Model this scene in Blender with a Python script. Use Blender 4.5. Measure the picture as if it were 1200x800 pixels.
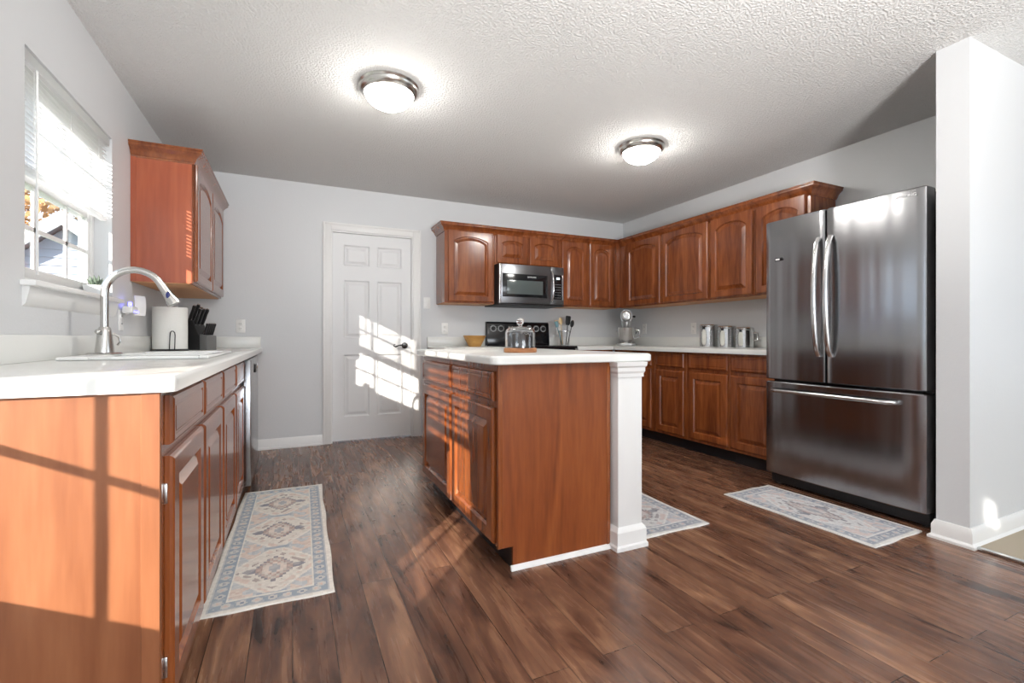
import bpy, bmesh, math, random
from mathutils import Vector, Matrix
for o in list(bpy.data.objects): bpy.data.objects.remove(o)
S = bpy.context.scene
COL = S.collection
R = math.radians
PI = math.pi
random.seed(7)

# ------------------------------------------------------------------ camera
cd = bpy.data.cameras.new('camera'); cam = bpy.data.objects.new('camera', cd); COL.objects.link(cam)
cam.location = (0, 0, 1.0006); cam.rotation_euler = (R(90), 0, -math.atan2(257, 550))
cd.sensor_width = 36; cd.lens = 550/1200*36; cd.shift_y = -4/1200; cd.clip_start = .02
S.camera = cam
# ------------------------------------------------------------------ light and exposure
S.view_settings.view_transform = 'Standard'; S.view_settings.look = 'None'
S.view_settings.gamma = 1; S.view_settings.use_curve_mapping = False
S.view_settings.exposure = 0.12
W = bpy.data.worlds.new('world'); S.world = W; W.use_nodes = True
bg = W.node_tree.nodes['Background']; bg.inputs[0].default_value = (.72, .85, 1, 1); bg.inputs[1].default_value = 2.2
SUN_K, SUN_M = 1.127, .48
def light(name, typ, loc, energy, color=(1, 1, 1), **kw):
    l = bpy.data.lights.new(name, typ); l.energy = energy; l.color = color
    for k, v in kw.items(): setattr(l, k, v)
    o = bpy.data.objects.new(name, l); COL.objects.link(o); o.location = loc
    return o
sun = light('sun', 'SUN', (-6, -6, 6), 12.0, (1, .92, .81), angle=R(.53))
sun.rotation_euler = Vector((1, SUN_K, -SUN_M)).to_track_quat('-Z', 'Y').to_euler()
a1 = light('fill_panel_rear', 'AREA', (1.0, -7.4, 1.15), 200, (.95, .98, 1), shape='RECTANGLE', size=4.4, size_y=2.1)  # added fill panel at an unseen rear opening, evens out the room brightness
a1.rotation_euler = (R(124), 0, 0)
a3 = light('fill_ceiling_bounce', 'AREA', (.8, -1.4, 1.0), 135, (1, .985, .97), shape='DISK', size=.5, spread=R(118))  # added uplight behind the camera to brighten the ceiling, no lamp of the room
a3.rotation_euler = Vector((.15, .62, 1)).to_track_quat('-Z', 'Y').to_euler()
a2 = light('fill_panel_right', 'AREA', (6.9, -2.2, 1.35), 22, (.95, .98, 1), shape='RECTANGLE', size=3.4, size_y=1.7)  # added fill panel at the next room's unseen opening
a2.rotation_euler = (R(90), 0, R(90))


# ------------------------------------------------------------------ materials
def newmat(name):
    m = bpy.data.materials.new(name); m.use_nodes = True
    return m, m.node_tree.nodes, m.node_tree.links, m.node_tree.nodes['Principled BSDF']
def M(name, c, rough=.5, metal=0, **kw):
    m, n, l, p = newmat(name)
    p.inputs['Base Color'].default_value = (*c, 1); p.inputs['Roughness'].default_value = rough
    p.inputs['Metallic'].default_value = metal
    for k, v in kw.items(): p.inputs[k.replace('_', ' ')].default_value = v
    return m
def srgb(r, g, b):
    f = lambda v: (v/255/12.92) if v/255 <= .04045 else ((v/255+.055)/1.055)**2.4
    return (f(r), f(g), f(b))
def ramp(n, stops):
    r = n.new('ShaderNodeValToRGB'); e = r.color_ramp.elements
    while len(e) < len(stops): e.new(.5)
    for q, (pos, c) in zip(e, stops): q.position = pos; q.color = (*c, 1)
    return r
def wood(name, c_dark, c_mid, c_light, rough=.28, coat=.35, axis='Z', scale=1.0):
    m, n, l, p = newmat(name)
    tc = n.new('ShaderNodeTexCoord'); oi = n.new('ShaderNodeObjectInfo')
    mul = n.new('ShaderNodeMath'); mul.operation = 'MULTIPLY'; mul.inputs[1].default_value = 37.
    l.new(oi.outputs['Random'], mul.inputs[0])
    add = n.new('ShaderNodeVectorMath'); add.operation = 'ADD'
    l.new(tc.outputs['Object'], add.inputs[0]); l.new(mul.outputs[0], add.inputs[1])
    mp = n.new('ShaderNodeMapping')
    sc = {'Z': (9, 9, .9), 'X': (.9, 9, 9), 'Y': (9, .9, 9)}[axis]
    mp.inputs['Scale'].default_value = tuple(v*scale for v in sc)
    l.new(add.outputs[0], mp.inputs[0])
    n1 = n.new('ShaderNodeTexNoise'); n1.inputs['Scale'].default_value = 1.3; n1.inputs['Detail'].default_value = 5
    n1.inputs['Distortion'].default_value = 1.1; l.new(mp.outputs[0], n1.inputs['Vector'])
    n2 = n.new('ShaderNodeTexNoise'); n2.inputs['Scale'].default_value = 9; n2.inputs['Detail'].default_value = 3
    l.new(mp.outputs[0], n2.inputs['Vector'])
    mx = n.new('ShaderNodeMix'); mx.data_type = 'FLOAT'; mx.inputs[0].default_value = .3
    l.new(n1.outputs['Fac'], mx.inputs[2]); l.new(n2.outputs['Fac'], mx.inputs[3])
    r = ramp(n, [(.33, c_dark), (.5, c_mid), (.68, c_light)]); l.new(mx.outputs[0], r.inputs[0])
    l.new(r.outputs[0], p.inputs['Base Color'])
    p.inputs['Roughness'].default_value = rough; p.inputs['Coat Weight'].default_value = coat
    p.inputs['Coat Roughness'].default_value = .12
    return m
def bumpy(name, c, rough, scale, strength, dist=.004, detail=3, cell=False):
    m, n, l, p = newmat(name)
    p.inputs['Base Color'].default_value = (*c, 1); p.inputs['Roughness'].default_value = rough
    tc = n.new('ShaderNodeTexCoord'); t = n.new('ShaderNodeTexNoise'); t.inputs['Scale'].default_value = scale
    t.inputs['Detail'].default_value = detail; l.new(tc.outputs['Object'], t.inputs['Vector'])
    b = n.new('ShaderNodeBump'); b.inputs['Strength'].default_value = strength; b.inputs['Distance'].default_value = dist
    if cell:
        rr = ramp(n, [(.42, (0, 0, 0)), (.62, (1, 1, 1))]); l.new(t.outputs['Fac'], rr.inputs[0]); l.new(rr.outputs[0], b.inputs['Height'])
    else: l.new(t.outputs['Fac'], b.inputs['Height'])
    l.new(b.outputs[0], p.inputs['Normal'])
    return m

mWall = bumpy('wall_paint', srgb(213, 215, 217), .42, 90, .18, .003)
mCeil = bumpy('ceiling_texture', srgb(226, 226, 225), .8, 95, .6, .010, 4, True)
mWhite = M('white_trim_paint', srgb(232, 232, 231), .35)
mDoorW = M('white_door_paint', srgb(226, 227, 228), .38)
mCounter = M('white_laminate', srgb(226, 227, 224), .22)
mSink = M('white_enamel', srgb(236, 237, 236), .12)
mCherry = wood('cherry_door', srgb(98, 48, 22), srgb(132, 70, 34), srgb(154, 88, 45), .24, .5)
mCherryUp = mCherry
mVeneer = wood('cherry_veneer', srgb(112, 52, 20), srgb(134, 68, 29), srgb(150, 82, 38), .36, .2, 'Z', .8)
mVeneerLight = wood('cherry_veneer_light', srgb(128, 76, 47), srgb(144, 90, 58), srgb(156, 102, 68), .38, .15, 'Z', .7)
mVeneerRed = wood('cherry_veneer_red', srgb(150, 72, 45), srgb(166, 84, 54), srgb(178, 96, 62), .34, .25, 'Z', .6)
mUnder = wood('maple_underside', srgb(196, 138, 88), srgb(208, 150, 98), srgb(218, 164, 112), .5, 0, 'Y')
mToe = M('black_toe_kick', (.012, .013, .016), .3)
mSteel = M('dark_stainless', (.35, .35, .36), .2, 1, Anisotropic=.6)
def streaks(m):
    n, l = m.node_tree.nodes, m.node_tree.links; p = n['Principled BSDF']
    tc = n.new('ShaderNodeTexCoord'); mp = n.new('ShaderNodeMapping'); mp.inputs['Scale'].default_value = (7, 7, .25); l.new(tc.outputs['Object'], mp.inputs[0])
    t = n.new('ShaderNodeTexNoise'); t.inputs['Scale'].default_value = 1; t.inputs['Detail'].default_value = 1.5; l.new(mp.outputs[0], t.inputs['Vector'])
    b = n.new('ShaderNodeBump'); b.inputs['Strength'].default_value = .35; b.inputs['Distance'].default_value = .02; l.new(t.outputs['Fac'], b.inputs['Height'])
    l.new(b.outputs[0], p.inputs['Normal'])
streaks(mSteel)
mSteelL = M('bright_stainless', (.66, .66, .66), .22, 1)
mNickel = M('brushed_nickel', (.62, .61, .59), .26, 1)
mChrome = M('chrome', (.8, .8, .81), .08, 1)
mBlack = M('black_gloss', (.008, .008, .01), .12)
mBlackM = M('black_matte', (.015, .015, .016), .45)
mGreyM = M('grey_plastic', (.12, .12, .12), .4)
mDarkGlass = M('dark_oven_glass', (.02, .025, .03), .05, 0, Specular_IOR_Level=.9)
mPlate = M('white_plastic', srgb(238, 238, 236), .3)
mPaper = bumpy('paper_towel', srgb(236, 236, 232), .9, 120, .3)
mBowl = wood('light_bowl_wood', srgb(176, 126, 62), srgb(196, 146, 78), srgb(210, 164, 96), .45, 0, 'X')
mBoard = wood('acacia_board', srgb(120, 72, 40), srgb(168, 112, 70), srgb(196, 142, 96), .5, 0, 'X')
mLetter = M('silver_lettering', (.95, .95, .95), .5)
mGlassSolid = M('clear_glass', (1, 1, 1), 0, 0, Transmission_Weight=1, IOR=1.45)
mBlind = M('white_blind', srgb(238, 238, 236), .5)
def translucent(m, c, f):
    n, l = m.node_tree.nodes, m.node_tree.links; p = n['Principled BSDF']
    t = n.new('ShaderNodeBsdfTranslucent'); t.inputs[0].default_value = (*c, 1)
    x = n.new('ShaderNodeMixShader'); x.inputs[0].default_value = f
    l.new(p.outputs[0], x.inputs[1]); l.new(t.outputs[0], x.inputs[2]); l.new(x.outputs[0], n['Material Output'].inputs[0])
translucent(mBlind, (.97, .97, .98), .75)
def thin_glass():
    m, n, l, p = newmat('window_glass'); n.remove(p)
    t = n.new('ShaderNodeBsdfTransparent'); t.inputs[0].default_value = (.96, .97, .98, 1)
    g = n.new('ShaderNodeBsdfGlossy'); g.inputs['Roughness'].default_value = 0
    lw = n.new('ShaderNodeLayerWeight'); pw = n.new('ShaderNodeMath'); pw.operation = 'POWER'; pw.inputs[1].default_value = 4
    l.new(lw.outputs['Facing'], pw.inputs[0])
    f = n.new('ShaderNodeMath'); f.operation = 'MULTIPLY_ADD'; f.inputs[1].default_value = .4; f.inputs[2].default_value = .03; l.new(pw.outputs[0], f.inputs[0])
    x = n.new('ShaderNodeMixShader'); l.new(f.outputs[0], x.inputs[0]); l.new(t.outputs[0], x.inputs[1]); l.new(g.outputs[0], x.inputs[2])
    l.new(x.outputs[0], n['Material Output'].inputs[0]); return m
mPane = thin_glass()
def emis(name, c, s):
    m, n, l, p = newmat(name); p.inputs['Base Color'].default_value = (*c, 1)
    p.inputs['Emission Color'].default_value = (*c, 1); p.inputs['Emission Strength'].default_value = s
    return m
mLamp = emis('lit_frosted_glass', (1, .97, .92), 52)
mBlue = emis('blue_led', (.12, .12, 1), 6)
mDisplay = emis('lit_clock', (.85, .95, 1), 1.2)

def floor_mat():
    m, n, l, p = newmat('walnut_planks')
    tc = n.new('ShaderNodeTexCoord')
    sep = n.new('ShaderNodeSeparateXYZ'); l.new(tc.outputs['Object'], sep.inputs[0])
    cmb = n.new('ShaderNodeCombineXYZ'); l.new(sep.outputs['Y'], cmb.inputs['X']); l.new(sep.outputs['X'], cmb.inputs['Y'])
    br = n.new('ShaderNodeTexBrick'); br.offset = .37; br.offset_frequency = 2
    br.inputs['Color1'].default_value = (0, 0, 0, 1); br.inputs['Color2'].default_value = (1, 1, 1, 1)
    br.inputs['Mortar'].default_value = (.5, .5, .5, 1); br.inputs['Scale'].default_value = 1
    br.inputs['Mortar Size'].default_value = .0012; br.inputs['Brick Width'].default_value = 1.22; br.inputs['Row Height'].default_value = .127
    br.inputs['Bias'].default_value = 0
    l.new(cmb.outputs[0], br.inputs['Vector'])
    mul = n.new('ShaderNodeMath'); mul.operation = 'MULTIPLY'; mul.inputs[1].default_value = 23
    l.new(br.outputs['Color'], mul.inputs[0])
    mp = n.new('ShaderNodeMapping'); mp.inputs['Scale'].default_value = (.9, 4.2, 1); l.new(cmb.outputs[0], mp.inputs[0])
    n1 = n.new('ShaderNodeTexNoise'); n1.noise_dimensions = '4D'; n1.inputs['Scale'].default_value = 1.5
    n1.inputs['Detail'].default_value = 5; n1.inputs['Distortion'].default_value = 2.4; n1.inputs['Roughness'].default_value = .6
    l.new(mp.outputs[0], n1.inputs['Vector']); l.new(mul.outputs[0], n1.inputs['W'])
    mp2 = n.new('ShaderNodeMapping'); mp2.inputs['Scale'].default_value = (2.5, 42, 1); l.new(cmb.outputs[0], mp2.inputs[0])
    n2 = n.new('ShaderNodeTexNoise'); n2.noise_dimensions = '4D'; n2.inputs['Scale'].default_value = 1; n2.inputs['Detail'].default_value = 4
    l.new(mp2.outputs[0], n2.inputs['Vector']); l.new(mul.outputs[0], n2.inputs['W'])
    r1 = ramp(n, [(.32, srgb(50, 33, 27)), (.42, srgb(90, 60, 46)), (.53, srgb(116, 81, 62)), (.68, srgb(158, 118, 90))])
    m1 = n.new('ShaderNodeMix'); m1.data_type = 'FLOAT'; m1.inputs[0].default_value = .22
    l.new(n1.outputs['Fac'], m1.inputs[2]); l.new(n2.outputs['Fac'], m1.inputs[3])
    sh = n.new('ShaderNodeMath'); sh.operation = 'MULTIPLY_ADD'; sh.inputs[1].default_value = .12; sh.inputs[2].default_value = -.06
    l.new(br.outputs['Color'], sh.inputs[0])
    ad = n.new('ShaderNodeMath'); l.new(m1.outputs[0], ad.inputs[0]); l.new(sh.outputs[0], ad.inputs[1])
    l.new(ad.outputs[0], r1.inputs[0])
    mm = n.new('ShaderNodeMix'); mm.data_type = 'RGBA'; l.new(br.outputs['Fac'], mm.inputs[0])
    l.new(r1.outputs[0], mm.inputs[6]); mm.inputs[7].default_value = (.012, .008, .006, 1)
    l.new(mm.outputs[2], p.inputs['Base Color'])
    rr = n.new('ShaderNodeMath'); rr.operation = 'MULTIPLY_ADD'; rr.inputs[1].default_value = .14; rr.inputs[2].default_value = .20
    l.new(n2.outputs['Fac'], rr.inputs[0]); l.new(rr.outputs[0], p.inputs['Roughness'])
    b = n.new('ShaderNodeBump'); b.inputs['Strength'].default_value = .25; b.inputs['Distance'].default_value = .001
    l.new(n2.outputs['Fac'], b.inputs['Height']); l.new(b.outputs[0], p.inputs['Normal'])
    p.inputs['Specular IOR Level'].default_value = .5
    return m
mFloor = floor_mat()
mCarpet = bumpy('beige_carpet', srgb(196, 184, 164), .95, 260, .9, .01)
def rug_mat():
    m, n, l, p = newmat('printed_rug_weave')
    a = n.new('ShaderNodeVertexColor'); a.layer_name = 'Col'; l.new(a.outputs[0], p.inputs['Base Color'])
    p.inputs['Roughness'].default_value = .92
    tc = n.new('ShaderNodeTexCoord'); t = n.new('ShaderNodeTexNoise'); t.inputs['Scale'].default_value = 350
    l.new(tc.outputs['Object'], t.inputs['Vector'])
    b = n.new('ShaderNodeBump'); b.inputs['Strength'].default_value = .4; b.inputs['Distance'].default_value = .002
    l.new(t.outputs['Fac'], b.inputs['Height']); l.new(b.outputs[0], p.inputs['Normal']); return m
mRug = rug_mat()

# ------------------------------------------------------------------ mesh helpers
class MB:
    def __init__(s): s.bm = bmesh.new()
    def box(s, x0, x1, y0, y1, z0, z1, bev=0, seg=2):
        b = s.bm if not bev else bmesh.new()
        vs = [b.verts.new(v) for v in ((x0,y0,z0),(x1,y0,z0),(x1,y1,z0),(x0,y1,z0),(x0,y0,z1),(x1,y0,z1),(x1,y1,z1),(x0,y1,z1))]
        for f in ((3,2,1,0),(4,5,6,7),(0,1,5,4),(1,2,6,5),(2,3,7,6),(3,0,4,7)): b.faces.new([vs[i] for i in f])
        if bev:
            bmesh.ops.bevel(b, geom=b.edges[:], offset=bev, segments=seg, profile=.5, affect='EDGES', clamp_overlap=True)
            s.add(b)
        return s
    def add(s, b, mat=None):
        if mat: bmesh.ops.transform(b, matrix=mat, verts=b.verts)
        me = bpy.data.meshes.new('t'); b.to_mesh(me); b.free(); s.bm.from_mesh(me); bpy.data.meshes.remove(me); return s
    def rings(s, rs, cap0=True, cap1=True, closed=True, loop=False):
        V = [[s.bm.verts.new(p) for p in r] for r in rs]
        k = len(V[0]); pairs = list(zip(V, V[1:]))
        if loop: pairs.append((V[-1], V[0]))
        for a, b in pairs:
            for i in range(k if closed else k-1):
                j = (i+1) % k
                try: s.bm.faces.new((a[i], a[j], b[j], b[i]))
                except ValueError: pass
        if not loop:
            if cap0: s.bm.faces.new(V[0][::-1])
            if cap1: s.bm.faces.new(V[-1])
        return s
    def lathe(s, prof, c=(0,0,0), seg=32, axis='Z'):
        rs = []
        for r, z in prof:
            r = max(r, 1e-4); ring = []
            for i in range(seg):
                t = 2*PI*i/seg; u, v = r*math.cos(t), r*math.sin(t)
                p = {'Z': (u, v, z), 'X': (z, u, v), 'Y': (v, z, u)}[axis]
                ring.append((p[0]+c[0], p[1]+c[1], p[2]+c[2]))
            rs.append(ring)
        return s.rings(rs)
    def cyl(s, c, r, h, seg=24, axis='Z', bev=0):
        if bev: return s.lathe([(r-bev,0),(r,bev),(r,h-bev),(r-bev,h)], c, seg, axis)
        return s.lathe([(r,0),(r,h)], c, seg, axis)
    def tube(s, pts, rad, seg=10, loop=False):
        P = [Vector(p) for p in pts]; nP = len(P); rs = []
        rf = rad if callable(rad) else (lambda i: rad)
        up = None
        for i in range(nP):
            if loop: t = P[(i+1) % nP]-P[i-1]
            else: t = P[min(i+1, nP-1)]-P[max(i-1, 0)]
            t.normalize()
            if up is None:
                up = Vector((0,0,1)) if abs(t.z) < .9 else Vector((1,0,0))
            a = (up - t*up.dot(t)).normalized(); up = a; b = t.cross(a)
            rs.append([tuple(P[i]+(a*math.cos(2*PI*k/seg)+b*math.sin(2*PI*k/seg))*rf(i)) for k in range(seg)])
        return s.rings(rs, loop=loop)
    def prism(s, poly, lo, hi, axis='Z', bev=0):
        f = {'Z': lambda p, h: (p[0], p[1], h), 'X': lambda p, h: (h, p[0], p[1]), 'Y': lambda p, h: (p[0], h, p[1])}[axis]
        b = MB(); b.rings([[f(p, lo) for p in poly], [f(p, hi) for p in poly]])
        bmesh.ops.recalc_face_normals(b.bm, faces=b.bm.faces)
        if bev: bmesh.ops.bevel(b.bm, geom=b.bm.edges[:], offset=bev, segments=2, profile=.5, affect='EDGES', clamp_overlap=True)
        return s.add(b.bm)
    def sphere(s, c, r, sc=(1,1,1), u=16, v=10):
        b = bmesh.new(); bmesh.ops.create_uvsphere(b, u_segments=u, v_segments=v, radius=r)
        return s.add(b, Matrix.Translation(c) @ Matrix.Diagonal((*sc, 1)))
    def build(s, name, mat, parent=None, loc=None, rz=0, recalc=True, ang=38):
        if recalc: bmesh.ops.recalc_face_normals(s.bm, faces=s.bm.faces)
        me = bpy.data.meshes.new(name); s.bm.to_mesh(me); s.bm.free()
        me.shade_smooth(); me.set_sharp_from_angle(angle=R(ang))
        me.materials.append(mat)
        o = bpy.data.objects.new(name, me); COL.objects.link(o)
        if parent: o.parent = parent
        if loc: o.location = loc
        o.rotation_euler.z = rz
        return o
def tag(o, label=None, cat=None, group=None, kind=None):
    if label: o['label'] = label
    if cat: o['category'] = cat
    if group: o['group'] = group
    if kind: o['kind'] = kind
    return o
def thing(name, label, cat, loc=(0,0,0), rz=0, group=None, kind=None):
    o = bpy.data.objects.new(name, None); COL.objects.link(o); o.empty_display_size = .1
    o.location = loc; o.rotation_euler.z = rz
    return tag(o, label, cat, group, kind)
def dup(root, loc, rz=None, label=None):
    r = root.copy(); COL.objects.link(r); r.location = loc
    if rz is not None: r.rotation_euler.z = rz
    if label: r['label'] = label
    for ch in list(root.children):
        c = ch.copy(); COL.objects.link(c); c.parent = r
        for g in list(ch.children):
            d = g.copy(); COL.objects.link(d); d.parent = c
    return r
def struct(o, label, cat): return tag(o, label, cat, None, 'structure')
def bx(*a, **k): return MB().box(*a, **k)
def text_mesh(name, txt, size, mat, parent, matrix):
    c = bpy.data.curves.new('t', 'FONT'); c.body = txt; c.size = size; c.align_x = 'CENTER'; c.align_y = 'CENTER'; c.extrude = .0006
    t = bpy.data.objects.new('t', c); COL.objects.link(t)
    me = bpy.data.meshes.new_from_object(t.evaluated_get(bpy.context.evaluated_depsgraph_get()))
    bpy.data.objects.remove(t); bpy.data.curves.remove(c)
    me.name = name; me.materials.clear(); me.materials.append(mat); me.transform(matrix)
    o = bpy.data.objects.new(name, me); COL.objects.link(o); o.parent = parent
    return o

# ------------------------------------------------------------------ room
XL, XR, YB, H = -.8727, 3.767, 4.761, 2.44
TH = .13
YR, XE = -7.5, 7.0
def wall_with_holes(name, axis, pos0, pos1, lo, hi, holes, label):
    # axis 'X': wall in the YZ plane between x=pos0..pos1; holes = (a0,a1,z0,z1)
    mb = MB()
    def b(a0, a1, z0, z1):
        if a1-a0 < 1e-4 or z1-z0 < 1e-4: return
        if axis == 'X': mb.box(pos0, pos1, a0, a1, z0, z1)
        else: mb.box(a0, a1, pos0, pos1, z0, z1)
    c = lo
    for a0, a1, z0, z1 in sorted(holes):
        b(c, a0, 0, H); b(a0, a1, 0, z0); b(a0, a1, z1, H); c = a1
    b(c, hi, 0, H)
    bmesh.ops.remove_doubles(mb.bm, verts=mb.bm.verts, dist=1e-5)
    return struct(mb.build(name, mWall, ang=10), label, 'wall')
KW = (2.27, 3.17, 1.21, 2.06)        # kitchen window
NW = (.10, 1.06, .58, 2.06)          # breakfast nook window, left of the camera
T1 = (-2.08, -1.60, 2.10, 2.19)  # unseen slot, added and sized to throw sun on the base cabinets
T2 = (-3.64, -3.30, 2.0, 2.19)
wall_with_holes('wall_left', 'X', XL-TH, XL, YR, YB+TH, [KW, NW, T1, T2], 'light grey left wall with the window over the sink')
DOOR = (.33, 1.11, 0, 2.025)
wall_with_holes('wall_back', 'Y', YB, YB+TH, XL, XR+TH, [DOOR], 'light grey back wall around the white panelled door')
wall_with_holes('wall_right', 'X', XR, XR+TH, 1.235, YB, [], 'light grey right wall behind the fridge and canisters')
wall_with_holes('wall_partition', 'Y', 1.105, 1.235, 2.93, XE, [], 'pale grey wall end standing right of the fridge')
wall_with_holes('wall_rear', 'Y', YR-TH, YR, XL-TH, XE+TH, [(-1.3+.6, 3.25, 0, 2.3)], 'grey wall with wide patio opening behind the viewer')
wall_with_holes('wall_living_room', 'X', XE, XE+TH, YR, 1.235, [(-4.0, -.4, .5, 2.2)], 'far grey wall of the carpeted room')
struct(bx(XL-TH, XR+TH, YR-TH, YB+1.2, -.06, 0).build('floor', mFloor), 'dark walnut plank floor running toward the back wall', 'floor')
struct(bx(2.955, XE+TH, YR, 1.105, .0, .012, bev=.004).build('floor_carpet', mCarpet), 'beige carpet of the next room at lower right', 'floor')
struct(bx(XR+TH, XE+TH, YR-TH, 1.3, -.06, 0).build('floor_subfloor', mCarpet), 'floor under the carpeted room', 'floor')
struct(bx(2.925, 2.957, YR, 1.09, .0, .013, bev=.005).build('trim_1', mNickel), 'thin metal strip between plank floor and carpet', 'trim')
struct(bx(XL-TH, XE+TH, YR-TH, YB+TH, H, H+.06).build('ceiling', mCeil), 'white textured ceiling with two dome lights', 'ceiling')
# pantry behind the door so that no gap shows
struct(bx(.1, 1.35, YB+1.1, YB+1.2, 0, H).build('wall_pantry', mWall), 'back wall of the pantry behind the white door', 'wall')

def baseboard(name, pts, label, h=.092, t=.015):
    # pts: polyline on floor, room on the left-hand side of travel
    prof = [(0, 0), (t+.012, 0), (t+.012, .012), (t, .022), (t, h-.025), (t*.55, h-.008), (t*.35, h), (0, h)]
    P = [Vector((x, y)) for x, y in pts]; rs = []
    for i, p in enumerate(P):
        d0 = (P[i]-P[i-1]).normalized() if i else (P[1]-P[0]).normalized()
        d1 = (P[i+1]-P[i]).normalized() if i < len(P)-1 else d0
        n0 = Vector((-d0.y, d0.x)); n1 = Vector((-d1.y, d1.x)); nn = (n0+n1).normalized(); k = 1/max(.3, nn.dot(n0))
        rs.append([(p.x+nn.x*k*o, p.y+nn.y*k*o, z) for o, z in prof])
    return struct(MB().rings(rs).build(name, mWhite, ang=25), label, 'baseboard')
baseboard('baseboard_back', [(.255, YB), (-.29, YB)], 'white baseboard between dishwasher and door casing')
baseboard('baseboard_partition', [(XE, 1.105), (2.93, 1.105), (2.93, 1.235), (3.05, 1.235)][::-1][::-1], 'white baseboard wrapping the wall end beside the fridge')
baseboard('baseboard_left', [(XL, 1.29), (XL, YR)], 'white baseboard under the breakfast window')

# ------------------------------------------------------------------ white door
d1 = thing('door_1', 'white six-panel interior door with dark lever, sunlit at right', 'door', (.33, YB, 0), 0, None, 'structure')
w, h = .78, 2.025
cs = MB()
def casing_prof(o0, o1): pass
for (x0, x1, z0, z1) in ((-.075, 0, 0, h+.072), (w, w+.078, 0, h+.072), (0, w, h, h+.072)):
    cs.box(x0, x1, -.016, 0, z0, z1, bev=.003)
for (x0, x1, z0, z1) in ((-.075, -.055, 0, h+.072), (w+.058, w+.078, 0, h+.072), (-.055, w+.058, h+.052, h+.072)):
    cs.box(x0, x1, -.022, -.014, z0, z1, bev=.003)
cs.build('casing', mWhite, d1)
jb = MB(); jb.box(0, .012, 0, TH, 0, h); jb.box(w-.012, w, 0, TH, 0, h); jb.box(.012, w-.012, 0, TH, h-.012, h)
jb.build('jamb', mWhite, d1)
# the leaf: field with six recessed-raised panels
lf = MB(); xs = [.015, .115, .355, .43, .67, w-.015]; zs = [.012, .24, .84, 1.0, 1.56, 1.70, 1.90, h-.015]
y0, y1 = .022, .057
pan = {(1, 1), (3, 1), (1, 3), (3, 3), (1, 5), (3, 5)}
for i in range(5):
    for j in range(7):
        a, b, c, d = xs[i], xs[i+1], zs[j], zs[j+1]
        if (i, j) in pan:
            rr = []
            for ins, y in ((0, y0), (.012, y0+.012), (.022, y0+.012), (.045, y0+.003)):
                rr.append([(a+ins, y, c+ins), (b-ins, y, c+ins), (b-ins, y, d-ins), (a+ins, y, d-ins)])
            lf.rings(rr, cap0=False)
        else:
            lf.bm.faces.new([lf.bm.verts.new(p) for p in ((a, y0, c), (b, y0, c), (b, y0, d), (a, y0, d))])
X0, X1, Z0, Z1 = xs[0], xs[-1], zs[0], zs[-1]
lf.rings([[(X0, y0, Z0), (X1, y0, Z0), (X1, y0, Z1), (X0, y0, Z1)], [(X0, y1, Z0), (X1, y1, Z0), (X1, y1, Z1), (X0, y1, Z1)]], cap0=False)
bmesh.ops.remove_doubles(lf.bm, verts=lf.bm.verts, dist=1e-5)
lf.build('door_leaf', mDoorW, d1, ang=20)
hd = MB(); hx, hz = .70, .925
hd.lathe([(.001, .022), (.030, .022), (.032, .016), (.028, .008), (.014, .002), (.012, -.035), (.001, -.036)], (hx, 0, hz), 20, 'Y')
hd.tube([(hx, -.03, hz), (hx-.03, -.034, hz+.006), (hx-.07, -.034, hz+.002), (hx-.10, -.034, hz-.012), (hx-.118, -.034, hz-.004), (hx-.116, -.034, hz+.012), (hx-.104, -.034, hz+.01)], lambda i: .0085-.0006*i, 8)
hd.build('door_handle', M('aged_pewter', (.13, .13, .135), .25, 1), d1)

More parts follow.
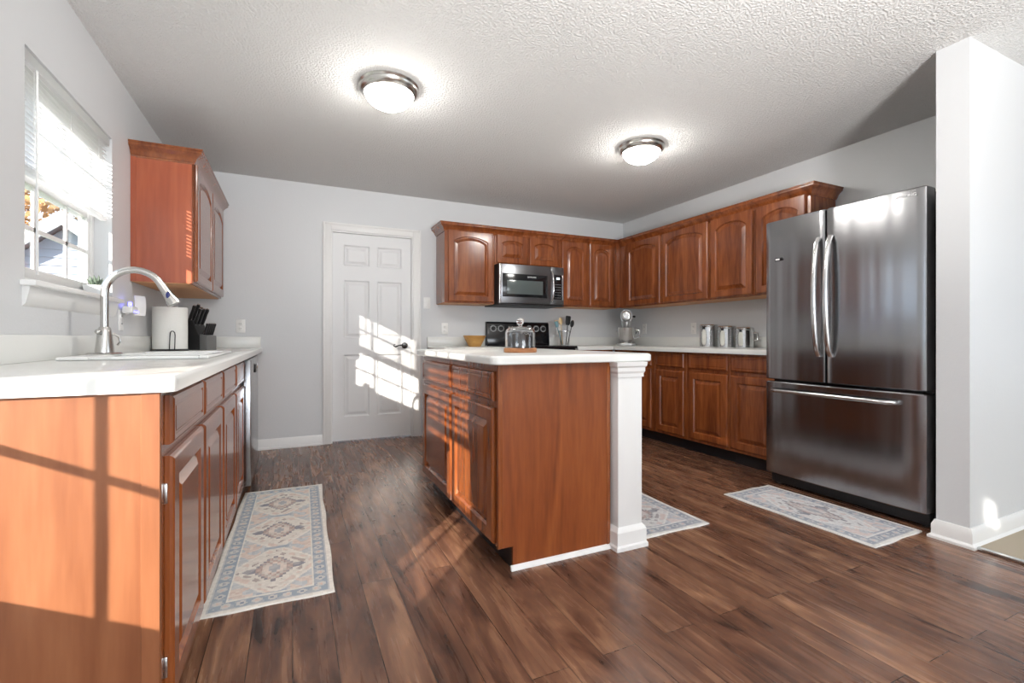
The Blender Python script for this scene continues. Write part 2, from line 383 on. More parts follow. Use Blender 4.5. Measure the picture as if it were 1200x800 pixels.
# ------------------------------------------------------------------ windows
def window(name, hole, label, blind_z=None, slat=.025, pitch=.021, muntin_y=None, muntin_z=None, stool=True, wand=False):
    ya, yb, za, zb = hole; t = thing(name, label, 'window', (XL, ya, za), 0, None, 'structure')
    w, h = yb-ya, zb-za
    xo = -TH
    f = MB()  # outer frame
    for (y0, y1, z0, z1) in ((0, .035, 0, h), (w-.035, w, 0, h), (.035, w-.035, 0, .03), (.035, w-.035, h-.035, h)):
        f.box(xo, xo+.055, y0, y1, z0, z1, bev=.003)
    f.build('window_frame', mWhite, t)
    def sash(nm, z0, z1, x, muy, muz):
        s = MB(); st = .04
        for (p, q, r, u) in ((.035, .035+st, z0, z1), (w-.035-st, w-.035, z0, z1), (.035+st, w-.035-st, z0, z0+st), (.035+st, w-.035-st, z1-st, z1)):
            s.box(x, x+.024, p, q, r, u, bev=.003)
        for m_ in muy: s.box(x+.008, x+.018, m_-.009, m_+.009, z0+st, z1-st)
        for m_ in muz: s.box(x+.008, x+.018, .035+st, w-.035-st, m_-.009, m_+.009)
        so = s.build(nm, mWhite, t)
        bx(x+.011, x+.014, .07, w-.07, z0+.03, z1-.03).build('pane', mPane, so)
    mid = h*.5
    my = muntin_y or [w/3, 2*w/3]
    sash('lower_sash', .03, mid+.02, xo+.028, my, muntin_z or [mid*.5+.02])
    sash('upper_sash', mid-.02, h-.035, xo+.003, my, [mid*1.5])
    if stool:
        s = MB(); s.box(-TH+.055, .045, -.035, w+.035, -.022, 0, bev=.006); s.build('window_sill', mWhite, t)
        s = MB(); s.prism([(.0, -.022), (.022, -.022), (.018, -.05), (.010, -.085), (.0, -.095)], -.02, w+.02, 'Y')
        o = s.build('window_apron', mWhite, t)
    if blind_z is not None:
        bz = blind_z-za; s = MB(); x = -.032; n = 0
        z = h-.05
        while z > bz+.02:
            c, q = slat/2, .0006
            s.rings([[(x-c, y, z-.002), (x-c*.4, y, z+.001), (x+c*.4, y, z+.001), (x+c, y, z-.002), (x+c, y, z-.0012-.002), (x, y, z), (x-c, y, z-.0012-.002)] for y in (.012, w-.012)])
            z -= pitch
        s.build('blind_slats', mBlind, t)
        bx(x-.024, x+.024, .008, w-.008, h-.045, h-.002, bev=.003).build('headrail', mBlind, t)
        bx(x-slat*.55, x+slat*.55, .012, w-.012, bz-.012, bz+.012, bev=.004).build('bottom_rail', mBlind, t)
        cds = MB()
        for yy in (.12, w*.5, w-.12): cds.tube([(x+slat*.5, yy, h-.04), (x+slat*.5, yy, bz)], .0012, 6)
        cds.build('ladder_cord', mBlind, t)
        if wand: MB().tube([(x+.028, .10, h-.05), (x+.03, .098, .03)], .004, 6).build('tilt_wand', mPlate, t)
    return t
window('window_1', KW, 'white double-hung window with half-raised blinds over the sink', 1.63, wand=True)
window('window_2', NW, 'white window with blinds beside the breakfast nook, left of view', 1.28, .05, .047, muntin_y=[.35, .58], muntin_z=[.387], stool=True)
for i, (hole, lab) in enumerate(((T1, 'unseen high slot added for the sun patch on the base cabinets'), (T2, 'unseen high slot added for the sun patch on the wall end'))):
    ya, yb, za, zb = hole
    t = thing('window_%d' % (i+3), lab, 'window', (XL, ya, za), 0, None, 'structure'); w, h = yb-ya, zb-za  # out-of-view slots put in only to let the sun patches through
    f = MB()
    for (y0, y1, z0, z1) in ((0, .02, 0, h), (w-.02, w, 0, h), (.02, w-.02, 0, .02), (.02, w-.02, h-.02, h)): f.box(-TH, -TH+.04, y0, y1, z0, z1)
    if i: f.box(-TH+.01, -TH+.03, w*.5, w*.5+.03, .02, h-.02); f.box(-TH+.01, -TH+.03, w*.72, w*.72+.03, .02, h-.02)
    f.build('window_frame', mWhite, t); bx(-TH+.018, -TH+.021, .015, w-.015, .015, h-.015).build('pane', mPane, t)

# ------------------------------------------------------------------ cabinets
def panel_front(x0, x1, z0, z1, yf=0., th=.02, fr=.058, arch=0., raised=True):
    """a door: moulded edge, frame, sunken step and raised field; arch = rise of the cathedral top"""
    mb = MB(); K = 15 if arch else 2; w = x1-x0; cx = (x0+x1)/2
    def outline(ins, y, a):
        zt = z1-ins; L = [(x0+ins, y, z0+ins), (x1-ins, y, z0+ins)]
        hw = w/2-ins
        for i in range(K):
            u = 1-2*i/(K-1); drop = a*(1-math.sqrt(max(0, 1-(u*.92)**2)))/(1-math.sqrt(1-.92**2)) if a else 0
            L.append((cx+u*hw, y, zt-drop))
        return L
    rs = [outline(.001, yf+th, 0), outline(0, yf+th-.002, 0), outline(0, yf+.009, 0), outline(.004, yf+.003, 0), outline(.010, yf, 0)]
    if raised:
        rs += [outline(fr, yf, arch), outline(fr+.004, yf+.005, arch), outline(fr+.008, yf+.013, arch), outline(fr+.012, yf+.013, arch), outline(fr+.038, yf+.003, arch*.85), outline(fr+.041, yf+.001, arch*.85)]
    else:
        rs += [outline(.020, yf, 0), outline(.022, yf+.0025, 0), outline(.026, yf+.0025, 0), outline(.030, yf+.0005, 0)]
    return mb.rings(rs)
def cabinet(name, label, group, loc, rz, w, d, z0, z1, doors=(), drawers=(), toe=0., end=None, arch=0., mat=None, body_top=None, fr=.058, hinge=False):
    t = thing(name, label, 'cabinet', loc, rz, group)
    m = mat or mCherry
    bz = z0+toe
    bx(.001, w-.001, .038, d, bz, body_top or z1, bev=.001, seg=1).build('cabinet_body', m, t)
    ff = MB(); ff.box(.0005, w-.0005, .020, .038, bz, z1, bev=.0015, seg=1); ff.build('face_frame', m, t)
    if toe: bx(.0, w, .085, .10, z0, bz).build('toe_kick', mToe, t)
    for (a, b, c, e) in doors:
        dr = panel_front(a, b, c, e, arch=arch, fr=min(fr, (b-a)*.24)).build('door', m, t, ang=14)
        if hinge:
            for zz in (c+.09, e-.09): bx(a-.006, a+.002, .012, .022, zz-.025, zz+.025, bev=.002).build('hinge', mNickel, dr)
            hinge = False
    for (a, b, c, e) in drawers: panel_front(a, b, c, e, raised=False).build('drawer', m, t, ang=14)
    return t
GB, GU, GL = 'base cabinets along the right and back walls', 'wall cabinets along the back and right walls', 'base cabinets of the sink run'
BT = .876
# left run (front faces +X): local x = Y - origin
def leftcab(ya, yb, label, doors, drawers, **k):
    return cabinet('base_cabinet', label, GL, (-.262, ya, 0), R(90), yb-ya, .609, 0, BT,
        [(a-ya, b-ya, .115, .715) for a, b in doors], [(a-ya, b-ya, .742, .862) for a, b in drawers], toe=.1, **k)
c1 = leftcab(1.342, 2.29, 'cherry base cabinet nearest the viewer, sunlit end panel at lower left', [(1.385, 1.815), (1.845, 2.27)], [(1.385, 1.815), (1.845, 2.27)], hinge=True)
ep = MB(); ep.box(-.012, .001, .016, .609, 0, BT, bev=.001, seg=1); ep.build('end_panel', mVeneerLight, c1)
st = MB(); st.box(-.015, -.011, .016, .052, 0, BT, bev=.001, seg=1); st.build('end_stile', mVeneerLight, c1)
leftcab(2.292, 3.235, 'cherry sink base cabinet just before the dishwasher', [(2.31, 2.765), (2.80, 3.215)], [(2.31, 2.765), (2.80, 3.215)], body_top=.72)
leftcab(3.87, 4.755, 'narrow cherry base cabinet in the corner beyond the dishwasher', [(3.92, 4.40)], [(3.92, 4.40)])
# right run (front faces -X): local x = ytop - Y
def rightcab(yt, yb, label, dr, **k):
    a, b = yt-dr[0], yt-dr[1]
    return cabinet('base_cabinet', label, GB, (3.147, yt, 0), R(-90), yt-yb, .615, 0, BT, [(a, b, .125, .705)], [(a, b, .735, .858)], toe=.1, **k)
rightcab(4.14, 3.521, 'cherry corner base cabinet half hidden behind the white post', (4.02, 3.56))
rightcab(3.52, 3.116, 'cherry base cabinet just right of the island post', (3.495, 3.142))
rightcab(3.115, 2.661, 'cherry base cabinet under the two taller canisters, second from fridge', (3.083, 2.677))
rightcab(2.66, 2.236, 'cherry base cabinet directly beside the fridge', (2.645, 2.258))
cabinet('base_cabinet', 'cherry base cabinet under the wooden bowl, left of the range', GB, (1.275, 4.131, 0), 0, .615, .62, 0, BT, [(.03, .585, .125, .705)], [(.03, .585, .735, .858)], toe=.1)
cabinet('base_cabinet', 'cherry base cabinet under the utensil crock, right of the range', GB, (2.672, 4.131, 0), 0, .474, .62, 0, BT, [(.03, .44, .125, .705)], [(.03, .44, .735, .858)], toe=.1)
# upper cabinets
UB, UT = 1.352, 2.105
def under(t, w, d, z=UB): bx(.004, w-.004, .04, d-.004, z-.004, z+.002).build('underside', mUnder, t)
def upback(xa, xb, label, doors, zb=UB):
    t = cabinet('wall_cabinet', label, GU, (xa, 4.441, 0), 0, xb-xa, .318, zb, UT, [(a-xa, b-xa, zb+.012, 2.075) for a, b in doors], arch=.05 if zb < 1.5 else .03)
    under(t, xb-xa, .318, zb); return t
u1 = upback(1.352, 1.884, 'cherry wall cabinet left of the microwave with visible side', [(1.385, 1.868)])
upback(1.886, 2.656, 'short two-door cherry wall cabinet above the microwave', [(1.905, 2.262), (2.285, 2.642)], 1.765)
upback(2.658, 3.466, 'two-door cherry wall cabinet between microwave and corner', [(2.688, 3.022), (3.05, 3.385)])
bx(.750, .806, -.008, .021, UB, UT, bev=.0015, seg=1).build('corner_stile', mCherry, COL.objects['wall_cabinet.002'])
def upright(yt, yb, label, dr):
    t = cabinet('wall_cabinet', label, GU, (3.447, yt, 0), R(-90), yt-yb, .318, UB, UT, [(yt-dr[0], yt-dr[1], UB+.012, 2.075)], arch=.05)
    under(t, yt-yb, .318); return t
upright(4.44, 3.752, 'cherry wall cabinet in the corner, above the stand mixer', (4.31, 3.768))
upright(3.75, 3.13, 'widest cherry wall cabinet on right wall, second from corner', (3.735, 3.145))
upright(3.128, 2.668, 'cherry wall cabinet on right wall above the canisters, third from corner', (3.115, 2.684))
u4 = upright(2.666, 2.205, 'cherry wall cabinet at the end of the run, partly behind the fridge', (2.65, 2.235))
# left upper
t = cabinet('wall_cabinet', 'cherry wall cabinet right of the window above the paper towel', None, (-.54, 3.486, 0), R(90), 1.262, .332, UB-.012, 2.125,
            [(.02, .625, UB, 2.09), (.645, 1.245, UB, 2.09)], arch=.05)
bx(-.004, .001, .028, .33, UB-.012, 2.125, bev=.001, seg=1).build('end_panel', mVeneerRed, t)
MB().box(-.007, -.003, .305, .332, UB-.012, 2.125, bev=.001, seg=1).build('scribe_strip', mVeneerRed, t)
under(t, 1.262, .332, UB-.012)

def crown(name, pts, z, label, sgn=1):
    prof = [(0, -.05), (.006, -.05), (.009, -.040), (.014, -.036), (.020, -.020), (.034, -.004), (.046, .004), (.052, .010), (.052, .022), (.058, .026), (.058, .034), (0, .034)]
    P = [Vector(p) for p in pts]; rs = []
    for i, p in enumerate(P):
        d0 = (P[i]-P[i-1]).normalized() if i else (P[1]-P[0]).normalized()
        d1 = (P[i+1]-P[i]).normalized() if i < len(P)-1 else d0
        n0 = Vector((-d0.y, d0.x))*sgn; n1 = Vector((-d1.y, d1.x))*sgn; nn = (n0+n1).normalized(); k = 1/nn.dot(n0)
        rs.append([(p.x+nn.x*k*o, p.y+nn.y*k*o, z+q) for o, q in prof])
    return tag(MB().rings(rs).build(name, mCherry, ang=25), label, 'crown molding')
crown('crown_molding', [(1.352, YB-.002), (1.352, 4.461), (3.467, 4.461), (3.467, 2.205), (XR-.002, 2.205)], 2.105, 'cherry crown molding along the back and right wall cabinets', -1)
crown('crown_molding', [(XL+.002, 3.486), (-.56, 3.486), (-.56, 4.748)], 2.128, 'cherry crown molding on the wall cabinet beside the window', -1)

# ------------------------------------------------------------------ countertops
def edge_sel(bm, f): return [e for e in bm.edges if f(e.verts[0].co, e.verts[1].co)]
def slab(poly, z0, z1, round_fn, r=.012):
    m = MB(); m.prism(poly, z0, z1)
    bmesh.ops.remove_doubles(m.bm, verts=m.bm.verts, dist=1e-6)
    es = edge_sel(m.bm, lambda a, b: round_fn(a, b))
    bmesh.ops.bevel(m.bm, geom=es, offset=r, segments=4, profile=.5, affect='EDGES', clamp_overlap=True)
    return m
CT = .914
ct = thing('countertop', 'white laminate countertop of the sink run along left wall', 'countertop', (-.245, 1.315, 0))
poly = [(0, 0), (0, YB-1.316), (XL+.001+.245, YB-1.316), (XL+.001+.245, 0)]
sl = slab(poly, .8765, CT, lambda a, b: (abs(a.x) < 1e-4 and abs(b.x) < 1e-4 or abs(a.y) < 1e-4 and abs(b.y) < 1e-4) and max(a.z, b.z) > .9, .013)
top = sl.build('worktop', mCounter, ct, ang=30)
cut = bx(-.545, -.095, 1.03, 1.80, .8, 1.0).build('cut', mCounter, ct)
bo = top.modifiers.new('b', 'BOOLEAN'); bo.operation = 'DIFFERENCE'; bo.object = cut; bo.solver = 'EXACT'
bpy.context.view_layer.update()
me = bpy.data.meshes.new_from_object(top.evaluated_get(bpy.context.evaluated_depsgraph_get()))
top.modifiers.clear(); top.data = me; bpy.data.objects.remove(cut)
bs = MB(); bs.box(XL+.001+.245, XL+.021+.245, 0, YB-1.336, CT, 1.012, bev=.003); bs.box(XL+.021+.245, 0-.012, YB-1.336, YB-1.316, CT, 1.012, bev=.003)
bs.build('backsplash', mCounter, ct)

ct = thing('countertop', 'white laminate corner countertop carrying the mixer and canisters', 'countertop', (3.12, 2.236, 0))
P2 = [(3.12, 2.236), (XR-.001, 2.236), (XR-.001, YB-.001), (2.672, YB-.001), (2.672, 4.105), (3.12, 4.105)]
P2 = [(a-3.12, b-2.236) for a, b in P2]
slab(P2, .8765, CT, lambda a, b: max(a.z, b.z) > .9 and min(a.z, b.z) > .9 and (abs(a.x) < 1e-4 and abs(b.x) < 1e-4 or abs(a.y-1.869) < 1e-3 and abs(b.y-1.869) < 1e-3), .012).build('worktop', mCounter, ct, ang=30)
b2 = MB(); b2.box(XR-.021-3.12, XR-.001-3.12, 0, YB-.021-2.236, CT, 1.012, bev=.003); b2.box(2.672-3.12, XR-.001-3.12, YB-.021-2.236, YB-.001-2.236, CT, 1.012, bev=.003)
b2.build('backsplash', mCounter, ct)
ct = thing('countertop', 'short white countertop under the wooden bowl, left of range', 'countertop', (1.255, 4.105, 0))
bx(0, .637, 0, YB-.001-4.105, .8765, CT, bev=.010, seg=3).build('worktop', mCounter, ct)
bx(.0, .637, YB-.021-4.105, YB-.001-4.105, CT-.001, 1.012, bev=.003).build('backsplash', mCounter, ct)

# ------------------------------------------------------------------ island
IT = .887
ic = cabinet('island_cabinet', 'cherry island cabinet with two drawers and two doors, orange end panel', None, (.778, 3.10, 0), R(-90), 1.25, .598, 0, IT,
     [(.03, .63, .112, .70), (.66, 1.228, .112, .70)], [(.03, .63, .728, .856), (.66, 1.228, .728, .856)], toe=.1)
pn = MB(); pn.prism([(.014, .1), (.085, .1), (.085, 0), (.598, 0), (.598, IT), (.014, IT)], 1.2495, 1.264, 'X'); 
pn.build('end_panel', mVeneer, ic)
bx(1.2635, 1.2665, .014, .034, .1, IT, bev=.001, seg=1).build('end_stile', mCherry, ic)
bx(1.2635, 1.2665, .578, .598, .0, IT, bev=.001, seg=1).build('end_stile', mCherry, ic)
sh = MB(); sh.prism([(1.264, .0), (1.279, .0), (1.277, .010), (1.271, .018), (1.264, .020)], .072, .60, 'Y')
sh.build('shoe_molding', mWhite, ic)
it = thing('countertop', 'white laminate island top carrying the glass cake dome', 'countertop', (.75, 1.795, 0))
def rrect(x0, x1, y0, y1, r, n=6, corners=(1, 1, 1, 1)):
    L = []
    for (cx, cy, a0, on) in ((x0+r, y0+r, 180, corners[0]), (x1-r, y0+r, 270, corners[1]), (x1-r, y1-r, 0, corners[2]), (x0+r, y1-r, 90, corners[3])):
        rad = r if on else .004
        ox = x0+rad if cx < (x0+x1)/2 else x1-rad; oy = y0+rad if cy < (y0+y1)/2 else y1-rad
        for i in range(n+1):
            t_ = R(a0+90*i/n); L.append((ox+rad*math.cos(t_), oy+rad*math.sin(t_)))
    return L
def slab_r(poly, z0, z1, r=.012):
    cx = sum(p[0] for p in poly)/len(poly); cy = sum(p[1] for p in poly)/len(poly)
    xs_ = [p[0] for p in poly]; ys_ = [p[1] for p in poly]; hw = (max(xs_)-min(xs_))/2; hh = (max(ys_)-min(ys_))/2
    mx_, my_ = (max(xs_)+min(xs_))/2, (max(ys_)+min(ys_))/2
    def off(o, z): return [(mx_+(p[0]-mx_)*(hw-o)/hw, my_+(p[1]-my_)*(hh-o)/hh, z) for p in poly]
    return MB().rings([off(.004, z0), off(0, z0+.004)]+[off(r*(1-math.cos(a)), z1-r+r*math.sin(a)) for a in (0, .4, .8, 1.2, PI/2)])
slab_r(rrect(0, .86, 0, 1.345, .035), IT+.0005, .926).build('worktop', mCounter, it, ang=30)
sp = thing('support_post', 'white square post under the island overhang at its right end', 'post', (1.460, 1.862, 0))
pm = MB(); pm.box(-.071, .071, -.071, .071, .09, .83, bev=.003); pm.build('shaft', mWhite, sp)
pm = MB()
def sq(h, z): return [(-h, -h, z), (h, -h, z), (h, h, z), (-h, h, z)]
pm.rings([sq(.0715, .815), sq(.077, .815), sq(.077, .832), sq(.082, .842), sq(.082, .860), sq(.088, .868), sq(.090, IT), ]); pm.build('capital', mWhite, sp, ang=20)
pm = MB(); pm.rings([sq(.092, 0), sq(.092, .018), sq(.086, .026), sq(.086, .085), sq(.080, .098), sq(.0745, .104), sq(.0715, .108)]); pm.build('plinth', mWhite, sp, ang=20)

# ------------------------------------------------------------------ sink and faucet
sk = thing('kitchen_sink', 'white double-bowl drop-in sink set in the left countertop', 'sink', (-.565, 2.73, CT))
rm = MB()
for (x0, x1, y0, y1) in ((-.245, -.15, -.405, .405), (.21, .245, -.405, .405), (-.15, .21, -.405, -.36), (-.15, .21, .36, .405), (-.15, .21, -.02, .02)):
    rm.box(x0, x1, y0, y1, .0005, .014, bev=.005, seg=3)
rm.build('rim', mSink, sk)
for y0, y1 in ((-.375, -.005), (.005, .375)):
    b = MB(); ring = lambda i, z: [(-.165+i, y0+i, z), (.222-i, y0+i, z), (.222-i, y1-i, z), (-.165+i, y1-i, z)]
    b.rings([ring(0, .0004), ring(0, -.17), ring(.004, -.175), ring(.012, -.165), ring(.006, .0004)][0:0] or [ring(-.003, .001), ring(-.003, -.18), ring(.02, -.19)], cap0=False)
    b.rings([ring(.003, .001), ring(.006, -.16), ring(.03, -.182)], cap0=False)
    bb = b.build('basin', mSink, sk, ang=50, recalc=True)
    MB().lathe([(.001, -.181), (.035, -.181), (.04, -.178), (.001, -.177)], (.03, (y0+y1)/2, 0), 20).build('drain', mNickel, bb)
fc = thing('faucet', 'brushed nickel gooseneck pull-down faucet behind the sink', 'faucet', (-.757, 2.655, CT+.014))
MB().lathe([(.001, 0), (.062, 0), (.064, .004), (.058, .008), (.001, .009)], seg=28).build('escutcheon', mNickel, fc)
bd = MB(); bd.lathe([(.034, .007), (.034, .02), (.030, .05), (.0255, .10), (.022, .115), (.018, .122), (.001, .124)], seg=24); bd.build('faucet_body', mNickel, fc)
arc = [(0, 0, .12), (0, 0, .26)]
for i in range(1, 13):
    a = PI-i*(PI*.86)/12; arc.append((.108+.108*math.cos(a), 0, .27+.112*math.sin(a)))
lx, lz = arc[-1][0], arc[-1][2]
MB().tube(arc, .0155, 14).build('spout', mNickel, fc)
dx_, dz_ = arc[-1][0]-arc[-2][0], arc[-1][2]-arc[-2][2]; L_ = math.hypot(dx_, dz_); dx_, dz_ = dx_/L_, dz_/L_
pts = [(lx+dx_*s, 0, lz+dz_*s) for s in (-.005, .02, .05, .085, .10, .104)]
hdh = MB().tube(pts, lambda i: (.0165, .017, .019, .027, .028, .02)[i], 16).build('spray_head', mNickel, fc)
p = pts[2]; MB().sphere((p[0]+.004, -.0185, p[2]-.004), .011, (.8, .5, 1.5)).build('spray_button', M('blue_button', (.02, .03, .16), .3), hdh)
MB().tube([(0, 0.018, .085), (.0, .046, .085)], .013, 12).tube([(.0, .04, .085), (.02, .052, .09), (.035, .056, .078), (.04, .056, .055), (.03, .054, .04)], lambda i: .006-.0004*i, 8).build('lever', mNickel, fc)
MB().sphere((-.012, -.034, .10), .013, (1, 1.2, .9)).build('knob', mNickel, fc)

# ------------------------------------------------------------------ dishwasher
dw = thing('dishwasher', 'stainless dishwasher standing between the left base cabinets', 'dishwasher', (-.228, 3.243, 0), R(90))
bx(.002, .618, .045, .60, .09, .868).build('cabinet_body', mBlackM, dw)
bx(.0, .62, .0, .044, .105, .868, bev=.006, seg=3).build('door', mSteel, dw)
bx(.01, .61, .07, .09, .0, .1).build('toe_kick', mToe, dw)
dl = MB(); dl.box(.24, .38, -.012, .002, .775, .83, bev=.008); dl.build('latch_handle', mBlack, dw)
MB().box(.27, .35, -.02, -.010, .80, .836, bev=.005).build('latch_button', mChrome, dw)

# ------------------------------------------------------------------ range and microwave
rg = thing('kitchen_range', 'black freestanding electric range half hidden behind the island', 'range', (1.897, 4.10, 0))
RW = .768
bx(.002, RW-.002, .04, .655, .03, .895, bev=.004).build('range_body', mBlack, rg)
bx(.0, RW, .005, .60, .896, .921, bev=.006, seg=3).build('cooktop', mBlack, rg)
od = MB(); od.box(.01, RW-.01, .0, .04, .21, .78, bev=.006); odo = od.build('oven_door', mBlack, rg)
bx(.12, RW-.12, -.003, .002, .33, .65, bev=.002).build('oven_window', mDarkGlass, odo)
MB().tube([(.07, -.002, .735), (.07, -.04, .735), (RW-.07, -.04, .735), (RW-.07, -.002, .735)], .011, 10).build('handle', mBlack, odo)
bx(.01, RW-.01, .005, .04, .05, .195, bev=.005).build('drawer', mBlack, rg)
bk = MB(); bk.prism([(.585, .92), (.655, .92), (.655, 1.178), (.625, 1.18), (.605, 1.165), (.590, 1.0)], 0, RW, 'X', .006); bko = bk.build('backguard', mBlack, rg)
for kx in (.075, .165, .51, .60, .69):
    k = MB(); k.lathe([(.001, 0), (.024, 0), (.023, -.014), (.019, -.022), (.001, -.023)], (0, 0, 0), 18, 'Y'); k.box(-.004, .004, -.03, -.02, -.018, .018, bev=.002)
    ko = k.build('knob', mBlackM, bko); ko.location = (kx, .600, 1.105); ko.rotation_euler.x = R(-5)
    q = MB(); q.lathe([(.033, 0), (.036, 0), (.036, -.002), (.033, -.002)], (0, 0, 0), 22, 'Y')
    for s_ in range(9):
        an = R(-120+30*s_); q.box(.040*math.sin(an)-.002, .040*math.sin(an)+.002, -.002, 0, .040*math.cos(an)-.002, .040*math.cos(an)+.002)
    qo = q.build('dial_marking', mGreyM if 0 else M('pale_marking', (.35, .36, .36), .5), bko); qo.location = (kx, .601, 1.105); qo.rotation_euler.x = R(-5)
dp = MB(); dp.box(.25, .44, -.004, .002, -.03, .03, bev=.002); do = dp.build('display', mDarkGlass, bko); do.location = (0, .598, 1.105); do.rotation_euler.x = R(-5)
bt = MB()
for i in range(6):
    for j in range(2): bt.box(.255+i*.031, .275+i*.031, -.006, -.003, -.024+j*.03, -.012+j*.03)
bto = bt.build('button_row', M('grey_legend', (.22, .23, .23), .5), bko); bto.location = (0, .598, 1.105); bto.rotation_euler.x = R(-5)
for (x_, y_, r_) in ((.2, .17, .10), (.57, .17, .08), (.2, .44, .08), (.57, .44, .10)): MB().lathe([(r_-.003, .9205), (r_, .9205), (r_, .9214), (r_-.003, .9214), (r_-.003, .9205)], (x_, y_, 0), 40).build('burner_ring', mGreyM, rg)

mw = thing('microwave', 'black stainless over-the-range microwave under the short wall cabinet', 'microwave', (1.892, 4.352, 1.338))
MWW, MWH = .758, .423
bx(.0, MWW, .03, .40, .012, MWH, bev=.003).build('microwave_body', mBlackM, mw)
dr = MB(); dr.box(.0, .60, .0, .03, .02, MWH-.004, bev=.004); dro = dr.build('door', M('black_stainless', (.24, .245, .26), .28, 1), mw)
bx(.035, .555, -.003, .002, .085, MWH-.10, bev=.002).build('door_glass', mBlack, dro)
bx(.085, .50, -.005, -.002, .115, MWH-.165, bev=.002).build('door_window', M('smoked_window', (.10, .12, .12), .1), dro)
bx(.0, .02, -.004, .002, .02, MWH-.004, bev=.002).build('edge_strip', mSteelL, dro)
text_mesh('lettering', 'SAMSUNG', .022, mLetter, dro, Matrix.Translation((.37, -.0036, MWH-.128)) @ Matrix.Rotation(R(90), 4, 'X'))
cp = MB(); cp.box(.602, MWW, .0, .03, .02, MWH-.004, bev=.004); cpo = cp.build('control_panel', M('black_stainless_panel', (.24, .245, .26), .28, 1), mw)
bx(.635, MWW-.022, -.003, .002, .075, MWH-.085, bev=.002).build('keypad_glass', mBlack, cpo)
bx(.665, .705, -.0045, -.002, MWH-.135, MWH-.115).build('clock_display', mDisplay, cpo)
kp = MB()
for i in range(3):
    for j in range(6): kp.box(.652+i*.026, .664+i*.026, -.0042, -.0025, .09+j*.028, .096+j*.028)
kp.build('keypad_legend', M('keypad_grey', (.3, .3, .3), .5), cpo)
bx(MWW-.018, MWW-.008, -.003, .002, .06, MWH-.085, bev=.001).build('edge_strip', mSteelL, cpo)
hp = [(.605, -.004+.0, .05), (.605, -.03, .075), (.605, -.045, .14), (.605, -.05, .21), (.605, -.045, .28), (.605, -.03, .345), (.605, -.004, .37)]
MB().tube(hp, .010, 12).build('handle', mSteelL, dro)
bx(.0, MWW, .0, .40, .0, .012).build('vent_grille', mBlackM, mw)

# ------------------------------------------------------------------ fridge
fr = thing('refrigerator', 'dark stainless french-door refrigerator with bottom freezer drawer', 'refrigerator', (2.965, 2.208, 0), R(-90))
FW = .916
bx(.004, FW-.004, .095, .78, .05, 1.775, bev=.004).build('refrigerator_body', mBlack, fr)
def bowed(x0, x1, z0, z1, bow, name, n=14, lean=0):
    m = MB(); rs = []
    def yf(x): u = (x-FW/2)/(FW/2); return bow*(u*u)
    xs_ = [x0+(x1-x0)*i/n for i in range(n+1)]
    e = .012
    fr_ = []
    front = [(x0, yf(x0)+e), (x0+e*.3, yf(x0)+e*.3)]+[(x, yf(x)) for x in [x0+e+(x1-x0-2*e)*i/n for i in range(n+1)]]+[(x1-e*.3, yf(x1)+e*.3), (x1, yf(x1)+e)]
    poly = front+[(x1, .088), (x0, .088)]
    k = .006
    def ins(o): 
        cx = (x0+x1)/2; cy = .045
        return [(cx+(px-cx)*(1-o/((x1-x0)/2)), cy+(py-cy)*(1-o/.045)) for px, py in poly]
    A, B = ins(.006), poly
    m.rings([[(a, b, z0) for a, b in A], [(a, b, z0+k) for a, b in B], [(a, b, z1-k) for a, b in B], [(a, b, z1) for a, b in A]])
    return m.build(name, mSteel, fr, ang=30)
ld = bowed(.0, .409, .722, 1.795, .012, 'door'); rd = bowed(.415, FW, .722, 1.795, .012, 'door')
fz = bowed(.0, FW, .082, .706, .012, 'freezer_drawer')
ld['label'] = 'left fridge door'; rd['label'] = 'right fridge door with lettering'
def bar(par, x, za, zb, name='handle'):
    m = MB(); n = 18; rs = []
    for i in range(n+1):
        u = i/n; z = za+(zb-za)*u; y = -.018-.048*math.sin(PI*u)**.6 if 0 < u < 1 else -.008
        hw, hd_ = .0135, .010
        rs.append([(x-hw, y+hd_, z), (x-hw, y-hd_*.5, z), (x-hw*.6, y-hd_, z), (x+hw*.6, y-hd_, z), (x+hw, y-hd_*.5, z), (x+hw, y+hd_, z)])
    m.rings(rs); return m.build(name, mSteelL, par, ang=50)
bar(ld, .376, .885, 1.625); bar(rd, .447, .885, 1.625)
m = MB(); n = 20; rs = []
for i in range(n+1):
    u = i/n; x = .055+(.80-.055)*u; y = -.05 if .04 < u < .96 else (-.05+(.045)*(1-min(u, 1-u)/.04))
    rs.append([(x, y+.012, .640), (x, y-.006, .640), (x, y-.012, .646), (x, y-.012, .656), (x, y-.006, .662), (x, y+.012, .662)])
m.rings(rs); m.build('handle', mSteelL, fz, ang=50)
text_mesh('lettering', 'SAMSUNG', .023, mLetter, rd, Matrix.Translation((.822, .0036, 1.758)) @ Matrix.Rotation(R(90), 4, 'X'))
bg_ = bx(.073, .135, .0045, .010, 1.52, 1.541, bev=.001).build('badge', mBlack, ld)
bx(.079, .108, .0035, .005, 1.526, 1.536).build('badge_mark', mLetter, bg_)
bx(.01, FW-.01, .06, .10, .012, .078, bev=.004).build('kick_grille', mBlackM, fr)
hc = MB(); hc.box(.84, .90, .03, .14, 1.776, 1.80, bev=.006); hc.build('hinge_cover', mBlackM, fr)
hc = MB(); hc.box(.016, .076, .03, .14, 1.776, 1.80, bev=.006); hc.build('hinge_cover', mBlackM, fr)
for x_ in (.04, FW-.04): MB().cyl((x_, .10, 0), .018, .055, 14).build('leveling_foot', mGreyM, fr)

